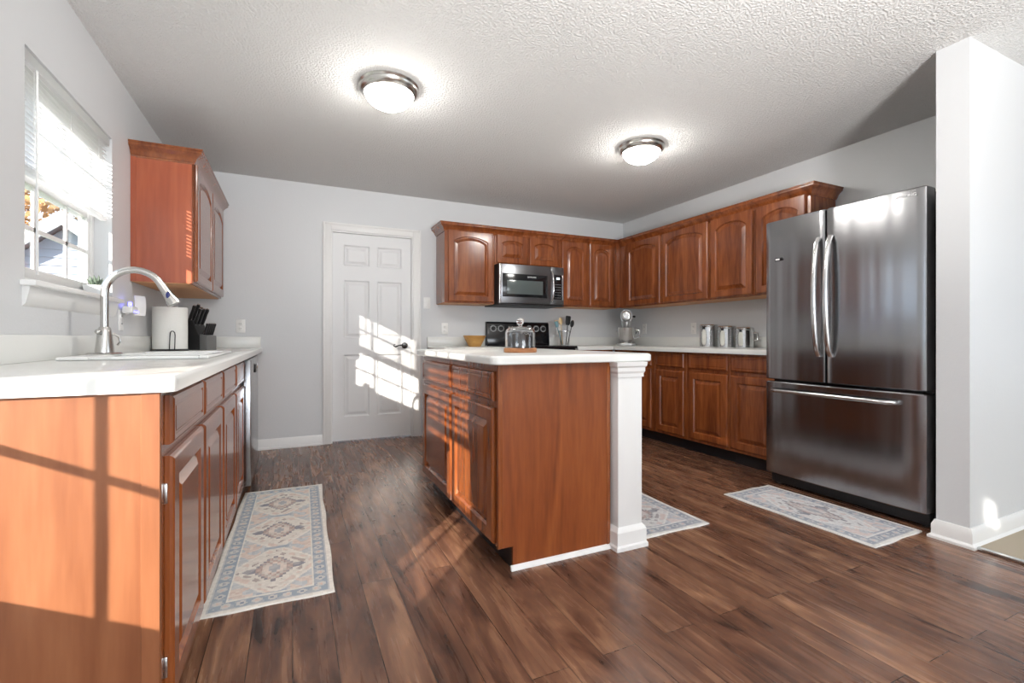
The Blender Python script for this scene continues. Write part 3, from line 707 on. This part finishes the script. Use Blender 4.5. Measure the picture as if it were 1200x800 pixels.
# ------------------------------------------------------------------ ceiling lights
def clight(loc, label):
    t = thing('ceiling_light', label, 'ceiling light', loc, 0, 'flush dome lights on the ceiling')
    MB().lathe([(.001, 0), (.165, 0), (.168, -.006), (.160, -.016), (.166, -.022), (.163, -.034), (.150, -.046), (.138, -.052), (.134, -.046), (.001, -.04)], seg=40).build('mounting_ring', mNickel, t)
    MB().lathe([(.136, -.046), (.134, -.058), (.122, -.080), (.100, -.100), (.066, -.118), (.030, -.128), (.001, -.130)], seg=40).build('glass_dome', mLamp, t)
    MB().lathe([(.001, -.127), (.010, -.129), (.012, -.134), (.007, -.140), (.001, -.146)], seg=14).build('finial', mNickel, t)
    light('ceiling_light_fill', 'POINT', (loc[0], loc[1], loc[2]-.22), 2.5, (1, .96, .9), shadow_soft_size=.14)  # extra point fill added below the dome, no visible part of the fixture
    return t
clight((.50, 2.73, H), 'domed ceiling light with nickel ring nearest the window')
clight((2.37, 2.78, H), 'domed ceiling light with nickel ring above the island and fridge')

# ------------------------------------------------------------------ outlets, switch
def outlet(loc, rz, label, switch=False):
    t = thing('light_switch' if switch else 'wall_outlet', label, 'light switch' if switch else 'outlet', loc, rz, None if switch else 'white wall outlets')
    bx(-.036, .036, -.006, 0, -.058, .058, bev=.003).build('cover_plate', mPlate, t)
    if switch: bx(-.017, .017, -.010, -.004, -.034, .034, bev=.003).build('rocker', mPlate, t)
    else:
        for s_ in (-.021, .021):
            o = MB().lathe([(.001, -.0075), (.015, -.0075), (.017, -.006), (.001, -.005)], (0, 0, s_), 18, 'Y').build('receptacle', mPlate, t)
            MB().box(-.007, -.005, -.009, -.007, s_-.003, s_+.006).box(.005, .007, -.009, -.007, s_-.003, s_+.006).build('slot', mGreyM, o)
    return t
outlet((-.416, YB, 1.106), 0, 'white outlet on back wall above left countertop end, right of knife block')
outlet((1.444, YB, 1.10), 0, 'white outlet on back wall above the wooden bowl')
outlet((2.83, YB, 1.10), 0, 'white outlet on back wall behind the utensil crock')
outlet((XR, 4.36, 1.11), R(-90), 'white outlet on right wall beside the stand mixer')
outlet((XR, 3.61, 1.10), R(-90), 'white outlet on right wall left of the canisters')
outlet((1.255, YB, 1.362), 0, 'white light switch on the wall right of the white door', True)
outlet((XL, 3.30, 1.10), R(90), 'white outlet on left wall under the blue insect trap')
# plug-in insect trap
tr = thing('insect_trap', 'white plug-in insect trap glowing blue on the wall behind faucet', 'insect trap', (XL+.012, 3.33, 1.145), R(90))
bx(-.05, .05, -.05, 0, -.005, .035, bev=.008).build('trap_base', mPlate, tr)
s = MB(); rs = []
for i in range(11):
    a = R(-75+15*i); rs.append([(.075+.03*math.cos(a)-.02, -.03-.0, .06*math.sin(a)+.045), (.075+.03*math.cos(a)+.04, -.03-.035, .06*math.sin(a)+.045), (.075+.03*math.cos(a)+.04, -.03-.031, .06*math.sin(a)+.045), (.075+.03*math.cos(a)-.02, -.026, .06*math.sin(a)+.045)])
s.rings(rs); s.build('shield', mPlate, tr)
MB().box(-.03, .045, -.055, -.049, .0, .008, bev=.002).box(-.02, .02, -.03, -.02, .037, .06, bev=.002).build('led_strip', mBlue, tr)

# ------------------------------------------------------------------ things on the left counter
ph = thing('paper_towel_holder', 'black wire paper towel holder on the left countertop', 'paper towel holder', (-.752, 3.86, CT))
MB().lathe([(.001, 0), (.105, 0), (.108, .006), (.10, .012), (.001, .013)], seg=36).build('holder_base', mBlackM, ph)
MB().tube([(0, 0, .01), (0, 0, .30)], .006, 10).tube([(.018*math.sin(2*PI*i/16), 0, .316-.018*math.cos(2*PI*i/16)) for i in range(16)], .003, 8, loop=True).build('rod', mBlackM, ph)
MB().tube([(.045, -.105, .008), (.048, -.108, .10), (.046, -.108, .122), (.038, -.108, .132), (.028, -.108, .132), (.022, -.108, .122), (.02, -.108, .10), (.016, -.105, .008)], .003, 8).build('wire_arm', mBlackM, ph)
pr = MB(); pr.lathe([(.022, .0), (.098, .0), (.099, .004), (.099, .276), (.098, .28), (.022, .28)], seg=40)
tag(pr.build('paper_towel_roll', mPaper, None, (-.752, 3.86, CT+.0135)), 'white roll of paper towel on the black holder', 'paper towel')
kb = thing('knife_block', 'black knife block with grey front beside the paper towel roll', 'knife block', (-.62, 4.06, CT), R(-32))
m = MB(); m.prism([(-.10, 0), (.045, 0), (.045, .10), (-.01, .215), (-.06, .215)], -.05, .05, 'Y', .004); m.build('block_body', mBlackM, kb)
m = MB(); m.prism([(.046, .0), (.105, .0), (.105, .105), (.046, .115)], -.046, .046, 'Y', .003); m.build('steak_knife_tray', M('grey_block_face', (.16, .16, .16), .35), kb)
KR = Matrix.Rotation(R(-32), 4, 'Z')
def knife(x, y, z, tilt, L_, label, sc=1.0):
    k = bpy.data.objects.new('kitchen_knife', None); COL.objects.link(k)
    p_ = Vector((-.62, 4.06, CT)) + (KR @ Vector((x, y, z))); k.location = p_; k.rotation_euler = (0, R(tilt), R(-32))
    tag(k, label, 'knife', 'knives in the knife block')
    hm = MB(); rs = []
    for u, hw, hh in ((0, .006, .009), (.3, .007, .011), (.7, .0065, .010), (.93, .007, .0125), (1, .005, .010)):
        rs.append([(a*hh*sc, b*hw*sc, u*L_) for a, b in ((-1, -.6), (-.6, -1), (.6, -1), (1, -.6), (1, .6), (.6, 1), (-.6, 1), (-1, .6))])
    hm.rings(rs); hm.build('handle', mBlackM, k, ang=50)
    rv = MB().box(-.0125*sc, -.009*sc, -.004*sc, .004*sc, .004, L_*.98, bev=.001); rv.build('tang', mChrome, k)
    bx(-.010*sc, .010*sc, -.005*sc, .005*sc, L_-.001, L_+.004, bev=.001).build('end_cap', mChrome, k)
    MB().box(-.009*sc, .009*sc, -.0012, .0012, -.03, .0).build('blade', mSteelL, k)
spots = [(-.045, -.033, .213, 22, .115, 'chef knife handle at left of the block top'), (-.045, .0, .213, 22, .125, 'middle knife handle at back of the block top'), (-.045, .033, .213, 22, .105, 'far knife handle at back of the block top'),
         (.002, -.033, .190, 22, .115, 'near knife handle on the slanted block face'), (.002, 0, .190, 22, .115, 'middle knife handle on the slanted block face'), (.002, .033, .190, 22, .115, 'far knife handle on the slanted block face')]
for a in spots: knife(*a[:5], 'black ' + a[5])
pos = ['nearest the towel', 'second', 'middle', 'fourth', 'farthest']
for i in range(5): knife(.076, -.036+.018*i, .110, 18, .085, 'small steak knife handle with steel edge in grey tray, %s of five' % pos[i], .75)
# potted succulent on the sill
pp = thing('potted_succulent', 'small succulent in a white square pot on the window sill', 'potted plant', (XL-.028, 3.03, KW[2]))
MB().rings([sq(.032, 0), sq(.038, .055), sq(.034, .055), sq(.031, .045)]).build('pot', mPlate, pp, ang=20)
lv = MB()
for i in range(16):
    a = i*2.4; tl = .15+.05*i; L_ = .062-.001*i
    d = Vector((math.cos(a)*math.sin(tl*.8), math.sin(a)*math.sin(tl*.8), math.cos(tl*.8)))
    b0 = Vector((.006*math.cos(a), .006*math.sin(a), .046))
    lv.tube([b0, b0+d*L_*.5, b0+d*L_], lambda k: (.005, .006, .001)[k], 6)
lv.build('leaves', M('succulent_green', srgb(98, 112, 96), .5), pp)

# ------------------------------------------------------------------ things on island and right counters
IC = .926
ck = thing('cake_stand', 'round wooden board under the glass dome on the island', 'serving board', (1.077, 2.203, IC))
MB().lathe([(.001, 0), (.082, 0), (.086, .004), (.086, .020), (.082, .024), (.001, .024)], seg=40).build('board', mBoard, ck)
cdm = thing('glass_dome', 'clear glass cake dome with ball knob on the wooden board', 'glass dome', (1.077, 2.203, IC+.0245))
MB().lathe([(.078, 0), (.078, .075), (.074, .093), (.062, .104), (.030, .110), (.001, .111), (.001, .108), (.030, .107), (.060, .101), (.071, .091), (.075, .075), (.075, 0), (.078, 0)], seg=48).build('cover', mGlassSolid, cdm)
MB().lathe([(.001, .1115), (.010, .1115), (.011, .118), (.018, .128), (.0195, .137), (.016, .148), (.008, .154), (.001, .155)], seg=24).build('knob', mGlassSolid, cdm)
bw = MB(); bw.lathe([(.001, 0), (.058, 0), (.066, .008), (.098, .070), (.118, .112), (.113, .113), (.092, .072), (.060, .014), (.001, .010)], seg=40)
tag(bw.build('wooden_bowl', mBowl, None, (1.69, 4.52, CT)), 'tan wooden bowl on the countertop left of the range', 'bowl')
def canister(loc, r, h, label):
    t = thing('canister', label, 'canister', loc, R(-78), 'steel canisters on the right countertop')
    MB().lathe([(.001, 0), (r-.004, 0), (r, .004), (r, h-.025), (.001, h-.024)], seg=40).build('canister_body', mSteelL, t)
    MB().lathe([(.001, h-.0235), (r+.002, h-.0235), (r+.003, h-.02), (r+.003, h-.006), (r-.002, h), (.001, h)], seg=40).build('lid', mSteelL, t)
    # clear front window: a slim vertical oval on the curved face
    m = MB(); rs = []
    for k, rr in ((0, r+.0004), (1, r+.003)):
        ring = []
        for i in range(28):
            a = 2*PI*i/28; u = .020*math.copysign(abs(math.cos(a))**.7, math.cos(a)); v = (h*.34)*math.copysign(abs(math.sin(a))**.5, math.sin(a)); th = u/r
            ring.append((rr*math.sin(th), -rr*math.cos(th), h*.44+v))
        rs.append(ring)
    m.rings(rs); m.build('view_window', M('canister_acrylic', srgb(226, 226, 218), .12), t)
    m = MB(); a = 0; m.sphere((( r+.006)*math.sin(a), -(r+.006)*math.cos(a), h-.030), .008); m.tube([((r+.004)*math.sin(a+d_), -(r+.004)*math.cos(a+d_), h-.02+zz) for d_, zz in ((-.12, 0), (-.12, -.02), (.12, -.02), (.12, 0))], .002, 6)
    m.build('latch', mBlackM, t)
    m = MB(); a = R(115); m.tube([((r+.001)*math.sin(a), -(r+.001)*math.cos(a), h*.75), ((r+.03)*math.sin(a), -(r+.03)*math.cos(a), h*.72), ((r+.03)*math.sin(a), -(r+.03)*math.cos(a), h*.4), ((r+.001)*math.sin(a), -(r+.001)*math.cos(a), h*.36)], .005, 8); m.build('handle', mSteelL, t)
canister((3.63, 3.295, CT), .080, .215, 'tallest steel canister at the left of the three')
canister((3.63, 3.085, CT), .076, .197, 'middle-height steel canister between the other two')
canister((3.63, 2.895, CT), .072, .180, 'shortest steel canister, nearest the fridge')

# utensil crock and its utensils
cr = thing('utensil_crock', 'clear glass utensil crock on the counter right of the range', 'utensil crock', (2.785, 4.56, CT))
MB().lathe([(.001, 0), (.050, 0), (.055, .004), (.064, .165), (.061, .165), (.052, .008), (.001, .006)], seg=32).build('crock', mGlassSolid, cr)
MB().lathe([(.0645, .160), (.0665, .162), (.0665, .168), (.0605, .168), (.0605, .162)], seg=32).build('crock_rim', mChrome, cr)
mTeal = M('teal_silicone', srgb(110, 150, 160), .4); mSpoon = M('pale_spoon_wood', srgb(214, 186, 140), .5)
def utensil(name, label, dx, dy, tx, ty, L_, mat, head):
    base = Vector((2.785+dx, 4.56+dy, CT+.010)); d = Vector((tx, ty, 1)).normalized()
    t = thing(name, label, name.split('_')[-1], tuple(base)); t.rotation_mode = 'QUATERNION'; t.rotation_quaternion = Vector((0, 0, 1)).rotation_difference(d)
    MB().tube([(0, 0, 0), (0, 0, L_*.5), (0, 0, L_)], lambda i: (.006, .005, .004)[i], 8).build('handle', mat if name != 'whisk' else mChrome, t)
    h = MB()
    if head == 'spoon': h.sphere((0, 0, L_+.035), .03, (.85, .25, 1.4))
    elif head == 'spatula': h.prism([(-.022, L_-.01), (.022, L_-.01), (.032, L_+.02), (.034, L_+.085), (.026, L_+.095), (-.026, L_+.095), (-.034, L_+.085), (-.032, L_+.02)], -.003, .003, 'Y', .001)
    elif head == 'small': h.prism([(-.016, L_-.005), (.016, L_-.005), (.024, L_+.02), (.024, L_+.06), (-.02, L_+.064)], -.004, .004, 'Y', .0015)
    h.build('head', mat, t)
utensil('spatula', 'black slotted spatula in the glass crock', .02, 0, .10, .0, .235, mBlackM, 'spatula')
utensil('ladle', 'black ladle leaning right in the glass crock', .03, -.02, .22, -.05, .21, mBlackM, 'spoon')
utensil('wooden_spoon', 'pale wooden spoon in the middle of the glass crock', -.015, .01, -.08, .05, .235, mSpoon, 'spoon')
utensil('scraper', 'teal scraper leaning left in the glass crock', -.035, -.01, -.32, .0, .215, mTeal, 'small')
utensil('turner', 'wooden turner leaning left behind the spoon', -.03, .02, -.20, .08, .22, mSpoon, 'small')

# stand mixer (its head points to the viewer)
mxr = thing('stand_mixer', 'silver stand mixer with steel bowl in the counter corner', 'stand mixer', (3.50, 4.36, CT), R(-40))
mSilver = M('silver_enamel', (.55, .56, .56), .3, .8)
b = MB(); b.prism([(x_, y_) for x_, y_ in rrect(-.11, .11, -.16, .17, .07)], 0, .028, 'Z', .006); b.build('mixer_base', mSilver, mxr)
b = MB(); b.rings([[(x_*sx, .12+(y_)*sy, z) for x_, y_ in [(math.cos(2*PI*i/20), math.sin(2*PI*i/20)) for i in range(20)]] for z, sx, sy in ((.028, .055, .05), (.10, .042, .042), (.20, .045, .045), (.27, .055, .06))]); b.build('pedestal', mSilver, mxr)
b = MB(); rs = []
for y_, r_ in ((-.185, .02), (-.18, .045), (-.15, .062), (-.08, .068), (.02, .070), (.10, .066), (.15, .055), (.175, .03)):
    rs.append([(r_*.95*math.cos(2*PI*i/20), y_, .335+r_*1.05*math.sin(2*PI*i/20)) for i in range(20)])
b.rings(rs); hdm = b.build('motor_head', mSilver, mxr)
b = MB(); b.lathe([(.001, -.190), (.026, -.190), (.028, -.183), (.001, -.178)], (0, 0, .335), 20, 'Y'); b.build('hub_cap', mChrome, hdm)
b = MB(); rs = []
for y_ in (-.125, -.11): rs.append([(.0665*.97*math.cos(2*PI*i/24), y_, .335+.0715*math.sin(2*PI*i/24)) for i in range(24)])
b.rings(rs); b.build('trim_band', mChrome, hdm)
MB().lathe([(.001, .19), (.030, .19), (.046, .215), (.050, .25), (.056, .30), (.001, .31)], (0, -.085, 0), 24).build('planetary_hub', mSilver, hdm)
for s_ in (-1, 1): MB().tube([(s_*.05, .10, .17), (s_*.10, .06, .17), (s_*.112, -.03, .17), (s_*.104, -.06, .17)], .006, 8).build('bowl_arm', mSilver, mxr)
MB().lathe([(.001, .03), (.05, .03), (.055, .04), (.075, .06), (.100, .12), (.106, .20), (.109, .205), (.103, .206), (.097, .12), (.070, .065), (.001, .05)], (0, -.075, 0), 36).build('mixing_bowl', mSteelL, mxr)
MB().tube([(.10, -.09, .18), (.145, -.10, .175), (.15, -.10, .10), (.09, -.085, .085)], .007, 8).build('bowl_handle', mSteelL, mxr)
MB().tube([(.066, .02, .335), (.085, .02, .335)], .01, 10).sphere((.088, .02, .335), .013).build('speed_knob', mBlackM, hdm)
MB().tube([(.05, .10, .15), (.085, .09, .15)], .016, 10).sphere((.092, .09, .15), .02).build('lock_knob', mBlackM, mxr)

# ------------------------------------------------------------------ rugs
def lerp(a, b, t): return tuple(x+(y-x)*t for x, y in zip(a, b))
def make_rug(name, label, x0, x1, y0, y1, meds, pal, rot=0):
    w, L = x1-x0, y1-y0; nx, ny = int(w/.0062), int(L/.0062)
    bm = bmesh.new(); rnd = random.Random(int(x0*100)+5)
    V = []
    for j in range(ny+1):
        row = []
        for i in range(nx+1):
            u, v = i/nx, j/ny
            x = (u-.5)*w; y = (v-.5)*L
            if i in (0, nx): x += .003*math.sin(v*17+x0*9)
            if j in (0, ny): y += .003*math.sin(u*11+y0)
            z = .006+.0012*math.sin(x*23+y*9)*math.sin(y*13)
            row.append(bm.verts.new((x, y, z)))
        V.append(row)
    lay = bm.loops.layers.float_color.new('Col')
    cream, blue, slate, rose, taupe, white = pal
    rr = [[rnd.random() for _ in range(nx//2+2)] for _ in range(ny//2+2)]
    def noise(x, y): return .5+.25*(math.sin(x*71+1.3*math.sin(y*53))+math.sin(y*83+1.7*math.sin(x*61)))
    def colour(i, j):
        x = (i+.5)/nx*w; y = (j+.5)/ny*L; ex, ey = min(x, w-x), min(y, L-y); e = min(ex, ey)
        n_ = noise(x, y); r_ = rr[j//2][i//2]
        if e < .018: c = white
        elif e < .024: c = lerp(white, slate, .45)
        elif e < .075:
            s = (y if ex < ey else x); k = (s % .052)/.052; q = (e-.0495)/.0255
            c = lerp(blue, slate, .35+.3*r_)
            if abs(q) < .8 and (abs(k-.5)*2)**2+q*q < .45: c = lerp(cream, slate, .15+.2*r_)
            if abs(q) < .3 and (abs(k-.5)*2)**2+q*q*4 < .12: c = rose if int(s/.052) % 2 else slate
        elif e < .084: c = lerp(cream, white, .5)
        else:
            fx = (x-w/2)/(w/2-.084); fl = L-.168; s = (y-.084)/fl*meds; mi = min(int(s), meds-1); fy = (s-mi-.5)*2
            ax, ay = abs(fx), abs(fy); hexd = max(ay*1.02, ax*.62+ay*.62)
            dia = ax*.95+ay*1.15
            if hexd > .97 or dia > 1.32:
                c = lerp(blue, cream, .30+.25*r_)
                if ax > .45 and ay > .62 and n_ > .42: c = lerp(rose, cream, .25+.3*r_)
                if ax < .35 and ay > .93: c = lerp(blue, slate, .25)
            elif dia > 1.22: c = lerp(cream, white, .6)
            else:
                c = lerp(cream, white, .25*r_)
                if dia > .98 and n_ > .60: c = lerp(rose, cream, .3)
                if .80 < dia < .98 and n_ < .34: c = lerp(taupe, cream, .3)
                st = max(ax*1.55+(.12 if int(ay*9) % 2 else 0), 0)+ay*1.5
                st2 = math.floor(ax*12)/12*1.2+math.floor(ay*11)/11*1.25
                if st2 < .66:
                    c = lerp(taupe, rose, .45+.4*math.sin(x*160)*math.sin(y*150))
                    if st2 > .56: c = lerp(taupe, slate, .45)
                    elif .40 < st2 < .47: c = lerp(cream, taupe, .3)
                    if st2 < .32: c = lerp(cream, rose, .3)
                    if st2 < .12: c = lerp(slate, cream, .4)
                if ay < .10 and .55 < ax < .86 and (.86-ax) > ay*1.5: c = lerp(taupe, slate, .6)
        f = .90+.14*r_
        c = lerp(c, cream, .22*(n_ > .55)+.10)
        return tuple(v*f for v in c)+(1.,)
    for j in range(ny):
        for i in range(nx):
            f = bm.faces.new((V[j][i], V[j][i+1], V[j+1][i+1], V[j+1][i])); f.smooth = True
            c = colour(i, j)
            for lp in f.loops: lp[lay] = c
    # edge down to the floor and a backing
    loop = [V[0][i] for i in range(nx+1)]+[V[j][nx] for j in range(1, ny+1)]+[V[ny][i] for i in range(nx-1, -1, -1)]+[V[j][0] for j in range(ny-1, 0, -1)]
    low = [bm.verts.new((v.co.x*1.004, v.co.y*1.003, .0004)) for v in loop]; k = len(loop)
    for i in range(k):
        f = bm.faces.new((low[i], low[(i+1) % k], loop[(i+1) % k], loop[i]))
        for lp in f.loops: lp[lay] = (*white, 1)
    f = bm.faces.new(low[::-1])
    for lp in f.loops: lp[lay] = (*white, 1)
    me = bpy.data.meshes.new(name); bm.to_mesh(me); bm.free(); me.materials.append(mRug)
    o = bpy.data.objects.new(name, me); COL.objects.link(o); o.location = ((x0+x1)/2, (y0+y1)/2, 0); o.rotation_euler.z = R(rot)
    return tag(o, label, 'rug', 'pale patterned kitchen rugs')
palA = [srgb(226, 222, 214), srgb(172, 187, 200), srgb(124, 139, 160), srgb(218, 190, 178), srgb(152, 136, 134), srgb(238, 235, 228)]
palB = [srgb(206, 206, 208), srgb(164, 170, 182), srgb(112, 120, 138), srgb(206, 176, 168), srgb(134, 126, 130), srgb(228, 226, 222)]
make_rug('runner_rug', 'faded blue and cream runner rug in front of the sink cabinets', -.292, .165, 1.975, 3.455, 3, palA, -1.0)
make_rug('runner_rug', 'faded grey and pink rug lying in front of the refrigerator', 2.505, 2.935, 1.295, 2.145, 1, palB, 1.5)
make_rug('runner_rug', 'faded grey rug on the floor behind the white post', 1.50, 2.03, 1.84, 3.10, 3, palB)

# ------------------------------------------------------------------ outdoors, seen through the window
mGrass = bumpy('lawn', srgb(120, 128, 96), .9, 20, .5)
struct(bx(-60, XL-TH-.02, -40, 60, -.5, -.35).build('ground', mGrass), 'lawn outside the window', 'ground')
mSiding = M('pale_siding', srgb(176, 184, 200), .6); mRoof = bumpy('grey_shingles', srgb(120, 122, 128), .9, 30, .5)
def house(name, label, x0, x1, y0, y1, eave, ridge):
    t = thing(name, label, 'house', ((x0+x1)/2, y0, -.35)); hw = (x1-x0)/2; D = y1-y0; e, r_ = eave+.35, ridge+.35
    m = MB(); m.prism([(-hw, 0), (hw, 0), (hw, e), (0, r_), (-hw, e)], .03, D, 'Y'); m.build('wall', mSiding, t)
    m = MB(); z = 0; st = .15
    while z < r_-.1:
        zz = min(z+st, r_-.02); half = lambda q: hw if q <= e else hw*(1-(q-e)/(r_-e))
        a, b = half(z), half(zz)
        m.rings([[(-a, -.012, z), (a, -.012, z), (a, .03, z), (-a, .03, z)], [(-b, .018, zz), (b, .018, zz), (b, .03, zz), (-b, .03, zz)]]); z += st
    m.build('siding', mSiding, t, ang=10)
    m = MB(); m.prism([(-hw-.35, e-.30), (0, r_+.03), (hw+.35, e-.30), (hw+.35, e-.15), (0, r_+.2), (-hw-.35, e-.15)], -.3, D+.3, 'Y'); m.build('roof', mRoof, t)
    m = MB(); m.prism([(-hw-.37, e-.36), (0, r_-.04), (hw+.37, e-.36), (hw+.37, e-.13), (0, r_+.22), (-hw-.37, e-.13)], -.34, -.3, 'Y'); m.build('rake_board', mWhite, t)
    return t
house('house', 'pale blue sided gable house right outside the window', -6.0, -1.6, 11.5, 18, 1.35, 3.1)
house('house', 'larger grey house further away behind the gable house', -22, -9, 22, 34, 2.6, 6.0)
def tree(loc, h, label, c, seed):
    t = thing('tree', label, 'tree', loc, 0, 'autumn trees outside the window'); rd_ = random.Random(seed)
    m = MB(); m.tube([(0, 0, 0), (.1, 0, h*.3), (0, .1, h*.6), (.1, 0, h*.9)], lambda i: (.22, .17, .11, .04)[i], 8)
    for i in range(9):
        a = rd_.random()*6.28; z = h*(.3+.06*i); m.tube([(0, 0, z), (math.cos(a)*h*.14, math.sin(a)*h*.14, z+h*.1), (math.cos(a)*h*.24, math.sin(a)*h*.24, z+h*.22)], lambda k: (.07, .045, .02)[k], 6)
    m.build('trunk', M('bark', srgb(92, 80, 72), .9), t)
    bm = bmesh.new()
    for i in range(2600):
        a = rd_.random()*6.28; r_ = h*.32*rd_.random()**.45; z = h*(.62+.34*(rd_.random()*2-1)*math.sqrt(max(0, 1-(r_/(h*.33))**2)))
        c_ = Vector((r_*math.cos(a), r_*math.sin(a), z)); n_ = Vector((rd_.gauss(0, 1), rd_.gauss(0, 1), rd_.gauss(0, 1))).normalized()
        u = n_.orthogonal().normalized(); v = n_.cross(u); s_ = .10+.06*rd_.random()
        bm.faces.new([bm.verts.new(c_+u*s_*p_+v*s_*.6*q_) for p_, q_ in ((-1, 0), (0, -1), (1, 0), (0, 1))])
    o = MB(); o.bm.free(); o.bm = bm; tag(o.build('foliage', M('autumn_leaves', c, .8), t, recalc=False), kind='stuff')
tree((-6.6, 21.5, -.35), 7.5, 'orange brown autumn tree rising above the neighbouring roof', srgb(176, 138, 92), 3)
tree((-3.2, 27, -.35), 8.5, 'tall grey brown tree behind the neighbouring house', srgb(158, 146, 122), 4)
